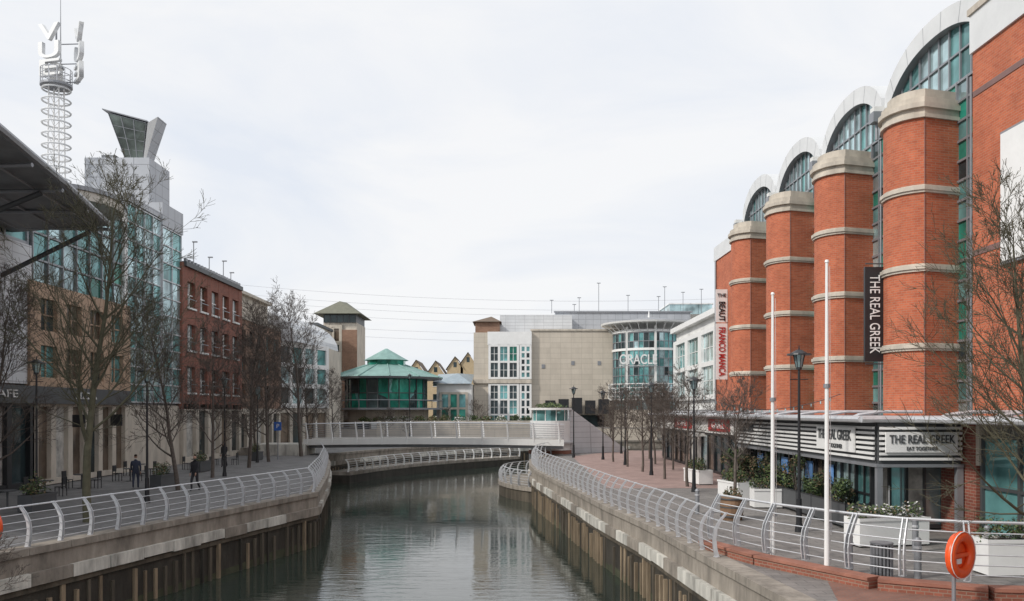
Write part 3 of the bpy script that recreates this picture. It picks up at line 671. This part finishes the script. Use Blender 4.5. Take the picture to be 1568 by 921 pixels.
for y in (47.5,52): L.box('projecting_signs',black,-24.6,-23.9,y,y+.1,3.1,3.8)
L.box('vertical_fin',whitep,-25.2,-24.9,54.6,55.0,0,16.8)
ring=[(-26.2+2.7*math.cos(t),50.5+3.4*math.sin(t)) for t in [math.pi*2*k/36 for k in range(36)]]
L.prism('curved_canopy_soffit',beige2,ring,16.0,16.5); L.prism('curved_canopy_fascia',mgrey,[(-26.2+(x+26.2)*1.04,50.5+(y-50.5)*1.04) for x,y in ring],16.51,16.75)
L.done()
o=O('overhanging_cinema_roof')
edge=[(-15.2,18,13.7),(-16.4,23.5,13.6),(-17.3,28.7,13.5),(-18.5,35,13.4),(-19.9,41.8,13.2)]
inner=[(-34,18,13.5),(-34,23.5,13.5),(-34,28.7,13.5),(-34,35,13.5),(-28,43.5,13.3)]
V_=[];F_=[]
for e,i_ in zip(edge,inner):
    e=Vector(e); i_=Vector(i_)
    V_+=[tuple(e+Vector((0,0,-.10))),tuple(e+Vector((0,0,.10))),tuple(i_+Vector((0,0,.6))),tuple(i_+Vector((0,0,-.3)))]
for k in range(4):
    for q in range(4): F_.append((k*4+q,k*4+(q+1)%4,k*4+4+(q+1)%4,k*4+4+q))
F_+=[(0,1,2,3),(16,17,18,19)]
o.add('roof_shell',soffit,V_,F_)
o.tube('gutter',mgrey,[(x,y,z+.02) for x,y,z in edge],.17,8)
for k in range(8):
    f=k/7; y=18+23.8*f; e=Vector((-15.2-(y-18)*.195,y,13.6-(y-18)*.021))
    o.tube('soffit_ribs',mgrey,[e+Vector((0,0,-.15)),Vector((-25.2,y+.5,13.15))],.09,6)
    if k%2==1: o.tube('struts',dgrey,[e+Vector((-.9,0,-.25)),Vector((-25.1,y-.2,10.6))],.12,8)
for xx in (-18,-20,-22): o.tube('purlins',mgrey,[(xx,20,13.4),(xx-2.5,42,13.05)],.05,6)
o.done()
T=O('glazed_stair_tower')
T.box('core',grey,-30.5,-25.9,60.6,64.2,0,22.1)
T.box('glass_volume_core',grey,-31,-25.3,55.3,64,0,17.0)
T.facade((-25.1,55.2),(-25.1,60.5),4.6,17.6,4,11,[g_light,g_teal,g_light,g_teal],silver,pier=.07,span=.08,depth=.1)
T.facade((-28.5,55.1),(-25.1,55.1),4.6,17.6,3,11,[g_light,g_teal,g_green],silver,pier=.07,span=.08,depth=.1)
T.facade((-25.0,60.6),(-25.0,64),4.6,17.2,2,10,[g_light,g_teal],silver,pier=.07,span=.08,depth=.1)
T.box('stone_plinth',stone,-28,-25.05,55.15,64,0,4.4)
T.box('grey_cap',grey,-29,-24.9,60.5,64.3,17.3,18.9); T.box('grey_cap',grey,-28.8,-24.95,54.95,60.45,17.7,18.1)
T.box('roof_plant',mgrey,-29.5,-28.5,61,62,22.1,22.4)
for x in (-26.9,-25.6): T.box('spotlights',black,x,x+.3,56.5,56.9,18.1,18.5)
T.done()
o=O('inverted_glass_lantern',(-27.3,62,22.1),0,.82)
bs=[(-.75,-.75,0),(.75,-.75,0),(.75,.75,0),(-.75,.75,0)]; tp=[(-1.95,-1.5,3.95),(1.35,-1.5,3.1),(1.35,1.5,3.1),(-1.95,1.5,3.95)]
for k in range(4):
    a,b_,c_,d_=[Vector(v) for v in (bs[k],bs[(k+1)%4],tp[(k+1)%4],tp[k])]
    o.add('glass',g_lantern,[tuple(a),tuple(b_),tuple(c_),tuple(d_)],[(0,1,2,3)])
    for i in range(4): o.tube('frame',mgrey,[a.lerp(b_,i/3),d_.lerp(c_,i/3)],.045,5)
    for j in range(5): o.tube('frame',mgrey,[a.lerp(d_,j/4),b_.lerp(c_,j/4)],.03,5)
o.add('winged_roof',mgrey,[(-2.4,-1.7,4.2),(1.5,-1.7,3.15),(1.5,1.7,3.15),(-2.4,1.7,4.2),(-2.4,-1.7,4.28),(1.5,-1.7,3.25),(1.5,1.7,3.25),(-2.4,1.7,4.28)],[(0,1,2,3),(4,5,6,7),(0,1,5,4),(1,2,6,5),(2,3,7,6),(3,0,4,7)])
o.add('side_wing',white,[(.8,-.8,0),(1.5,-1.5,3.1),(2.3,-1.3,3.7),(.95,-.7,0)],[(0,1,2,3)]); o.add('side_wing',grey,[(.95,-.7,0),(2.3,-1.3,3.7),(2.3,.6,3.7),(.95,.8,0)],[(0,1,2,3)])
o.cyl('collar',mgrey,(0,0),.9,-.02,.15,.9,12); o.done()
o=O('cinema_sign_mast',(-32.2,60,15.5))
H=11.4
for k in range(4):
    a=math.pi/4+k*math.pi/2; o.tube('lattice_legs',whitep,[(.62*math.cos(a),.62*math.sin(a),0),(.5*math.cos(a),.5*math.sin(a),H)],.055,6)
for j in range(14):
    z=.8+j*.8; o.tube('rings',vault,[(.92*math.cos(t*math.pi/10),.92*math.sin(t*math.pi/10),z) for t in range(21)],.065,5)
    for k in range(4):
        a=math.pi/4+k*math.pi/2; a2=a+math.pi/2
        if j<13: o.tube('lattice_bracing',whitep,[(.57*math.cos(a),.57*math.sin(a),z),(.57*math.cos(a2),.57*math.sin(a2),z+.8)],.025,4)
        o.tube('ring_spokes',whitep,[(.5*math.cos(a),.5*math.sin(a),z),(.9*math.cos(a),.9*math.sin(a),z)],.03,4)
o.cyl('platform',mgrey,(0,0),1.05,H,H+.15,1.05,20)
for hh in (.4,.8,1.2): o.tube('platform_rail',silver,[(1.0*math.cos(t*math.pi/10),1.0*math.sin(t*math.pi/10),H+hh) for t in range(21)],.03,4)
for k in range(12): o.tube('platform_rail',silver,[(1.0*math.cos(k*.5236),1.0*math.sin(k*.5236),H+.1),(1.0*math.cos(k*.5236),1.0*math.sin(k*.5236),H+1.2)],.03,4)
o.cyl('drum',white,(0,0),.45,H+.15,H+1.6,.4,14); o.cyl('drum',mgrey,(0,0),.5,H+1.3,H+1.4,.5,14)
o.tube('antenna',mgrey,[(0.3,0,H+1.6),(0.3,0,H+6.3)],.05,5,.02)
def letterset(ang,cxy,gap):
    ux=Vector((math.cos(ang),math.sin(ang),0))
    for i,ch in enumerate('VUE'):
        o.text('letter_'+ch.lower(),vault,ch,(cxy[0],cxy[1],H+3.6-gap*i),tuple(ux),(0,0,1),1.6,.15,width=1.7,bold=.02)
letterset(-.25,(-.2,-.5),1.25); letterset(2.25,(1.7,-.2),1.35)
for z in (.3,1.6,3.0): o.tube('letter_brackets',mgrey,[(0,0,H+z),(1.75,-.1,H+z)],.04,5)
o.tube('letter_brackets',mgrey,[(0,0,H+1),(0,0,H+4.2)],.06,6)
o.done()
o=O('red_brick_flats')
o.box('volume',brick2,-45,-25.4,64.3,77.6,0,15.0)
o.facade((-25.1,64.4),(-25.1,77.5),4.8,14.6,5,3,[g_dark,g_brown,g_light],brick2,wallmat=brick2,pier=1.0,span=1.3,depth=.3)
for i in range(5):
    for j in range(3):
        y=64.4+2.62*(i+.5); z=4.8+3.27*(j+.5)
        o.box('window_frames',whitep,-25.08,-24.98,y-.05,y+.05,z-.9,z+.9); o.box('window_frames',whitep,-25.07,-24.99,y-.75,y+.75,z-.05,z+.03)
        o.box('white_sills',white,-24.85,-24.7,y-.9,y+.9,z-1.15,z-1.0); o.box('balcony_bars',mgrey,-24.75,-24.7,y-.8,y+.8,z-.4,z-.34)
o.facade((-25.1,64.4),(-25.1,77.5),.2,4.3,5,1,[g_dark,g_brown,g_lit],stone,pier=.6,span=.5,depth=.3)
o.box('cornice',dgrey,-45,-24.6,64.2,77.7,15.0,15.35); 
for k in range(20): o.box('parapet_crenels',mgrey,-24.9,-24.7,64.4+k*.66,64.7+k*.66,15.35,15.6)
for y,h in ((65,2.6),(68,2.2),(71.5,1.6),(75,1.9),(77,1.2)): o.tube('roof_masts',mgrey,[(-25.5,y,15.3),(-25.5,y,15.3+h)],.04,5); o.box('mast_heads',mgrey,-25.6,-25.2,y-.05,y+.05,15.3+h,15.4+h)
o.done()
o=O('brick_corner_block')
o.box('volume',brick3,-45,-25.6,77.8,92,0,12.8); o.box('top_storey',beige,-45,-26.2,78.2,91,12.8,15.3); o.box('roof_edge',stone,-45.2,-25.8,78,91.4,15.3,15.6)
o.facade((-25.4,78),(-25.4,91.8),4.6,12.2,5,3,[g_dark,g_brown,g_teal],brick3,wallmat=brick3,pier=1.2,span=1.1,depth=.25)
o.facade((-25.4,78),(-25.4,91.8),.2,4.0,5,1,[g_dark,g_lit],stone,pier=.6,span=.5,depth=.3); o.box('string_course',stone,-25.5,-25.0,77.9,92,12.6,12.95); o.done()
o=O('curved_roof_offices')
ya=96
o.prism('walls',stone,[(-42,ya-3.5),(-25.6,ya-3.5),(-22.2,ya+5),(-22.2,ya+14),(-42,ya+14)],0,11.6)
o.facade((-25.6,ya-3.6),(-22.1,ya+5),4.6,11.4,4,3,[g_light,g_teal,g_dark],whitep,pier=.5,span=.5,depth=.2)
o.facade((-25.6,ya-3.6),(-22.1,ya+5),.2,4,4,1,[g_dark,g_brown],stone,pier=.5,span=.4,depth=.2)
for k in range(8):
    a0=k*math.pi/16; a1=(k+1)*math.pi/16
    x0,z0=-28.5+6.4*math.cos(a0),11.6+3.9*math.sin(a0); x1,z1=-28.5+6.4*math.cos(a1),11.6+3.9*math.sin(a1)
    o.add('curved_roof',vault if k%2 else lgrey,[(x0-1.5,ya-3.4,z0),(x1-1.5,ya-3.4,z1),(x1,ya+12,z1),(x0,ya+12,z0)],[(0,1,2,3)])
    o.add('curved_gable',lgrey,[(x0-1.5,ya-3.4,z0),(x1-1.5,ya-3.4,z1),(-30,ya-3.4,11.6)],[(0,1,2)])
o.done()
o=O('hipped_roof_offices')
o.box('walls',stone,-30.2,-24.9,136,144,0,18.2); o.box('brown_bay',brick3,-27.2,-24.8,135.7,136,4,17)
o.facade((-30.1,135.9),(-25,135.9),18.2,19.4,5,1,[g_dark,g_dark],dgrey,pier=.12,span=.1,depth=.1); o.box('clerestory_core',dgrey,-30.1,-25,136.1,144,18.2,19.5)
o.facade((-30,135.9),(-27.4,135.9),4.5,17.5,2,5,[g_dark,g_brown],stone,pier=.5,span=.6,depth=.2)
o.add('hipped_roof',M('olive_tile',(.17,.17,.13),.8),[(-31.5,134.6,19.5),(-24,134.6,19.5),(-24,145.4,19.5),(-31.5,145.4,19.5),(-28.2,139,22),(-27.4,141,22)],[(0,1,4),(1,2,5,4),(2,3,5),(3,0,4,5),(0,1,2,3)])
o.box('lower_wing',beige,-36,-28.5,124,134.5,0,16.5); o.facade((-36,123.9),(-28.5,123.9),4,15.5,5,4,[g_dark,g_teal],beige,pier=.6,span=.8,depth=.2); o.box('wing_roof',slate,-36.3,-28.3,123.6,134.5,16.5,16.9); o.done()
o=O('low_roof_offices'); o.box('walls',brick3,-36,-26,112,121,0,13.0); o.box('roof',slate,-36.3,-25.8,111.8,121.2,13.0,13.4); o.facade((-36,111.9),(-26,111.9),4,12.4,7,3,[g_dark,g_teal],brick3,pier=.6,span=.8,depth=.2); o.done()
o=O('distant_skyline')
q=random.Random(5)
for i in range(40):
    x=-230+i*12+q.uniform(-4,4); h=q.uniform(6,10); w=q.uniform(7,14); y=240+q.uniform(0,60)
    mt=q.choice([brick3,stone,yellow,white]); o.box('walls',mt,x,x+w,y,y+12,0,h)
    o.add('roofs',q.choice([tile,slate]),[(x-.4,y-.4,h),(x+w+.4,y-.4,h),(x+w+.4,y+12.4,h),(x-.4,y+12.4,h),(x,y+6,h+3),(x+w,y+6,h+3)],[(0,1,5,4),(2,3,4,5),(1,2,5),(3,0,4)])
o.done()
o=O('overhead_power_lines')
for z0,z1 in ((52,46),(48.5,42.5),(46,40.5),(43,37.5),(38,34),(35,31)):
    pts=[]
    for k in range(31):
        f=k/30; pts.append((-150+300*f,330,z0+(z1-z0)*f-(1-(2*f-1)**2)*8+6))
    o.tube('cables',silver,pts,.05,4)
o.done()
for i,(x,y) in enumerate([(-22,40),(-22.3,44),(-21.8,48.5),(-23,52.5),(-21.5,58),(-21.3,63),(-20.8,35),(-22.8,36)]):
    o=O('cafe_table',(x,y,0)); o.cyl('top',dgrey,(0,0),.38,.7,.74,n=14); o.cyl('leg',dgrey,(0,0),.04,.03,.7,n=8); o.cyl('foot',dgrey,(0,0),.22,0,.03,n=12); o.done()
    for s_ in (-1,1):
        o=O('cafe_chair',(x+.75*s_,y,0)); o.box('seat',black,-.2,.2,-.2,.2,.42,.46); o.box('backrest',black,.16*s_-.02,.16*s_+.02,-.2,.2,.55,.9)
        for a in (-.18,.18):
            for b_ in (-.18,.18): o.box('legs',black,a-.015,a+.015,b_-.015,b_+.015,0,.42 if a*s_<0 else .9)
        o.done()
for i,(x,y) in enumerate([(-18.3,44.5),(-20.5,56),(-20.8,69),(-19,34)]):
    planter(x,y,1.6,.6,.7,1.5,dgrey,True,.7,60+i)
o=O('parking_sign',(-19.3,70,0)); o.cyl('post',mgrey,(0,0),.04,0,3.2,n=8); o.box('plate',M('blue_sign',(.03,.12,.45),.4),-.3,.3,-.06,-.045,2.4,3.1); o.text('legend',whitep,'P',(0,-.07,2.75),(1,0,0),(0,0,1),.5); o.done()
# ------------------------------------------------------------------ trees
def treemesh(name,H,spread,seed,cn=(20,9,6,4),base=.22,mat=bark,minr=.007,droop=0,trunkr=None):
    q=random.Random(seed); V=[];F=[]
    tr=trunkr or H*.0135
    def seg(pts,rs,n):
        b=len(V); m=len(pts)
        for i,p in enumerate(pts):
            d=(pts[min(i+1,m-1)]-pts[max(i-1,0)]).normalized(); a=Vector((0,0,1)) if abs(d.z)<.9 else Vector((1,0,0))
            u=d.cross(a).normalized(); v=d.cross(u)
            for k in range(n):
                t=2*math.pi*k/n; V.append(p+(u*math.cos(t)+v*math.sin(t))*rs[i])
        for i in range(m-1):
            for k in range(n): F.append((b+i*n+k,b+i*n+(k+1)%n,b+(i+1)*n+(k+1)%n,b+(i+1)*n+k))
    def grow(p,d,L,r,lev):
        n=[9,6,4,3,2][lev]; pts=[p.copy()]; dd=d.copy()
        for i in range(n):
            w=[.05,.10,.12,.14,.16][lev]
            dd=(dd+Vector((q.gauss(0,w),q.gauss(0,w),q.gauss(0,w*.6)+[.05,.10,.09,.08-droop,.06-droop][lev]))).normalized()
            pts.append(pts[-1]+dd*L/n)
        rs=[max(minr*.75,r*(1-.85*i/n)) for i in range(n+1)]
        seg(pts,rs,[8,5,4,3,3][lev])
        if lev>=4: return
        cnt=int(cn[lev]*q.uniform(.8,1.25)+.5)
        for k in range(cnt):
            f=(base+(1-base)*(k+q.random())/cnt) if lev==0 else q.uniform(.12,1)
            i=min(n-1,int(f*n)); pp=pts[i].lerp(pts[i+1],f*n-i)
            ax=(pts[i+1]-pts[i]).normalized(); o_=ax.orthogonal().normalized()
            o_=Matrix.Rotation(k*2.4+q.uniform(-.6,.6),3,ax)@o_
            ang=math.radians([q.uniform(42,68),q.uniform(28,52),q.uniform(25,48),q.uniform(20,45)][lev])
            if lev==0: ang*=1.1-.5*f
            nd=ax*math.cos(ang)+o_*math.sin(ang)
            if lev==0: LL=spread*(1.08-.60*f**1.5)*q.uniform(.75,1.12)
            else: LL=L*q.uniform(.32,.62)*(1.1-.4*f)
            rr=max(minr,rs[i]*q.uniform(.38,.55)) if lev==0 else max(minr,rs[i]*.5)
            grow(pp,nd,LL,rr,lev+1)
    grow(Vector((0,0,-.1)),Vector((0,0,1)),H,tr,0)
    me=bpy.data.meshes.new(name); me.from_pydata([tuple(v) for v in V],[],F); me.materials.append(mat); me.update()
    me.polygons.foreach_set('use_smooth',[True]*len(F))
    return me
T1=treemesh('bare_tree_big',12.4,5.6,3,(24,8,6,4),.2,bark2,minr=.0085)
T2=treemesh('bare_tree_mid',10.6,4.6,8,(22,8,6,4),.17,bark,minr=.0095)
T3=treemesh('bare_tree_far',10.6,4.4,21,(22,8,6,4),.17,bark,minr=.0105)
T4=treemesh('bare_tree_small',5.0,2.4,14,(14,7,5,3),.3,bark,minr=.007,trunkr=.085)
T5=treemesh('bare_tree_small_b',5.0,2.5,31,(14,7,5,3),.3,bark,minr=.007,trunkr=.085)
def tree(me,x,y,s=1,rz=0,z=0,name='bare_tree'):
    o=bpy.data.objects.new(name,me); S.collection.objects.link(o); o.location=(x,y,z); o.scale=(s,s,s); o.rotation_euler=(0,0,rz)
tree(T1,-15.3,30.6,.95,1.0)
tree(T2,-16.9,43,.84,2.2); tree(T3,-18.0,51,.78,.4); tree(T2,-18.6,60,.95,4.2); tree(T3,-19.2,67,1.0,2.9); tree(T2,-18.6,75,1.2,1.1)
tree(T2,-20.5,86,.8,3.3); tree(T3,-20,95,.7,.9); tree(T2,-22.4,36,.85,.2); tree(T3,-22,73,.8,2.0)
for i,(x,y,s) in enumerate([(-16.2,108,.8),(-13.5,109,.7),(-4.5,118,1.0),(-9,119,.8),(9.7,37,1.0),(9.3,45,1.08),(9.0,50,1.0),(8.6,56,1.05),(8.3,61,1.0),(8.0,67,1.05),(11.5,71,1.1),(13.5,76,1.1),(15.5,84,1.2),(12,90,1.2),(9.6,84,.9),(11,58,.9),(10.8,64,1.0),(11,41.5,.8)]):
    tree(T4 if i%2 else T5,x,y,s,i*1.7)
tree(T1,10.7,16.6,.60,2.5)
bs=treemesh('bare_shrub',1.6,1.0,77,(14,6,5,3),.1,bark,minr=.005); tree(bs,-14.2,22.6,1.1,0,-1.1,'bare_shrub'); tree(bs,-14.9,21.4,1.0,2,-1.1,'bare_shrub')
# ------------------------------------------------------------------ people
def person(x,y,rz,s=1,stride=.25,cm=coat):
    o=O('pedestrian',(x,y,0),rz,s)
    def skinned(part,mat,vs,es,rad,sub=1):
        me=bpy.data.meshes.new(part); me.from_pydata(vs,es,[]); me.materials.append(mat)
        ob=bpy.data.objects.new(part,me); S.collection.objects.link(ob); ob.parent=o.e
        md=ob.modifiers.new('skin','SKIN'); md.use_smooth_shade=True
        for v,r in zip(me.skin_vertices[0].data,rad): v.radius=r if isinstance(r,tuple) else (r,r)
        me.skin_vertices[0].data[0].use_root=True
        sb=ob.modifiers.new('sub','SUBSURF'); sb.levels=sub; sb.render_levels=sub
    vs=[(0,0,.93),(0,0,1.12),(0,.01,1.36),(0,.02,1.47),(0,.03,1.56),
        (.19,.01,1.40),(.24,-.08,1.14),(.23,.06,.90),(-.19,.01,1.40),(-.24,.12,1.15),(-.23,.28,.95),
        (.10,0,.86),(.11,stride*.6,.49),(.11,stride*.5,.09),(.11,stride*.5+.14,.04),
        (-.10,0,.86),(-.11,-.02,.48),(-.11,-stride,.13),(-.11,-stride+.12,.05)]
    es=[(0,1),(1,2),(2,3),(3,4),(2,5),(5,6),(6,7),(2,8),(8,9),(9,10),(0,11),(11,12),(12,13),(13,14),(0,15),(15,16),(16,17),(17,18)]
    rad=[(.16,.12),(.155,.115),(.18,.12),.065,.055,.075,.055,.035,.075,.055,.035,.095,.065,.045,.04,.095,.065,.045,.04]
    skinned('body',cm,vs,es,rad)
    skinned('head',skin,[(0,.03,1.60),(0,.035,1.68),(0,.025,1.76),(0,.14,1.665),(.085,.02,1.67),(-.085,.02,1.67)],[(0,1),(1,2),(1,3),(1,4),(1,5)],[.06,(.082,.10),(.07,.085),.012,.014,.014],2)
    skinned('hair',hair,[(0,-.0,1.68),(0,-.005,1.77),(0,.05,1.795)],[(0,1),(1,2)],[(.088,.09),(.088,.095),(.06,.05)],2)
    for sx,hy,hz in ((.23,.07,.88),(-.23,.29,.93)):
        o.tube('palm',skin,[(sx,hy,hz),(sx,hy+.01,hz-.08)],.032,6,.03)
        for k in range(4): o.tube('fingers',skin,[(sx,hy-.025+k*.02,hz-.08),(sx,hy-.02+k*.02,hz-.12),(sx-.015*(1 if sx>0 else -1),hy-.01+k*.02,hz-.155+abs(k-1.5)*.008)],.009,5,.006)
        o.tube('fingers',skin,[(sx,hy+.03,hz-.03),(sx-.02*(1 if sx>0 else -1),hy+.055,hz-.08)],.01,5,.007)
    o.done()
person(-15.9,42.6,2.9); person(-19.5,44,.3,.97,.15,jeans); person(-20.5,60.5,3.0,1,.2)
# ------------------------------------------------------------------ world, sun, camera
w=bpy.data.worlds.new('World'); S.world=w; w.use_nodes=True; n=w.node_tree; bg=n.nodes['Background']
sky=n.nodes.new('ShaderNodeTexSky'); sky.sky_type='NISHITA'; sky.sun_disc=False
EL,AZ=math.radians(36),math.radians(240)   # azimuth clockwise from +Y : to the left and slightly behind the camera
sky.sun_elevation=EL; sky.sun_rotation=AZ; sky.air_density=1.3; sky.dust_density=2
tc=n.nodes.new('ShaderNodeTexCoord'); mp=n.nodes.new('ShaderNodeMapping'); mp.inputs['Scale'].default_value=(1,1,3.2); mp.inputs['Rotation'].default_value=(0,.3,.4)
n.links.new(tc.outputs['Generated'],mp.inputs[0])
nz=n.nodes.new('ShaderNodeTexNoise'); nz.inputs['Scale'].default_value=2.1; nz.inputs['Detail'].default_value=7; nz.inputs['Roughness'].default_value=.55; nz.inputs['Distortion'].default_value=.5
n.links.new(mp.outputs[0],nz.inputs['Vector'])
cr=n.nodes.new('ShaderNodeValToRGB'); e=cr.color_ramp.elements; e[0].position=.36; e[1].position=.60
e[0].color=(.82,.865,.945,1); e[1].color=(.965,.97,.985,1)
n.links.new(nz.outputs['Fac'],cr.inputs[0])
sc_=n.nodes.new('ShaderNodeVectorMath'); sc_.operation='SCALE'; sc_.inputs['Scale'].default_value=10
n.links.new(cr.outputs[0],sc_.inputs[0])
mx=n.nodes.new('ShaderNodeMixRGB'); mx.inputs[0].default_value=.94
n.links.new(sky.outputs[0],mx.inputs[1]); n.links.new(sc_.outputs[0],mx.inputs[2]); n.links.new(mx.outputs[0],bg.inputs[0]); bg.inputs[1].default_value=.1
sl=bpy.data.lights.new('sun','SUN'); sl.energy=2.6; sl.angle=math.radians(5); sl.color=(1,.95,.88)
so=bpy.data.objects.new('sun',sl); S.collection.objects.link(so)
dirv=Vector((math.sin(AZ)*math.cos(EL),math.cos(AZ)*math.cos(EL),math.sin(EL)))
so.rotation_euler=dirv.to_track_quat('Z','Y').to_euler()
cd=bpy.data.cameras.new('camera'); cam=bpy.data.objects.new('camera',cd); S.collection.objects.link(cam)
cam.location=(0,0,4); cam.rotation_euler=(math.pi/2,0,0); cd.sensor_width=36; cd.lens=29.85; cd.shift_y=.108; cd.clip_end=3000
S.camera=cam
S.view_settings.view_transform='Standard'; S.view_settings.look='None'; S.view_settings.exposure=0
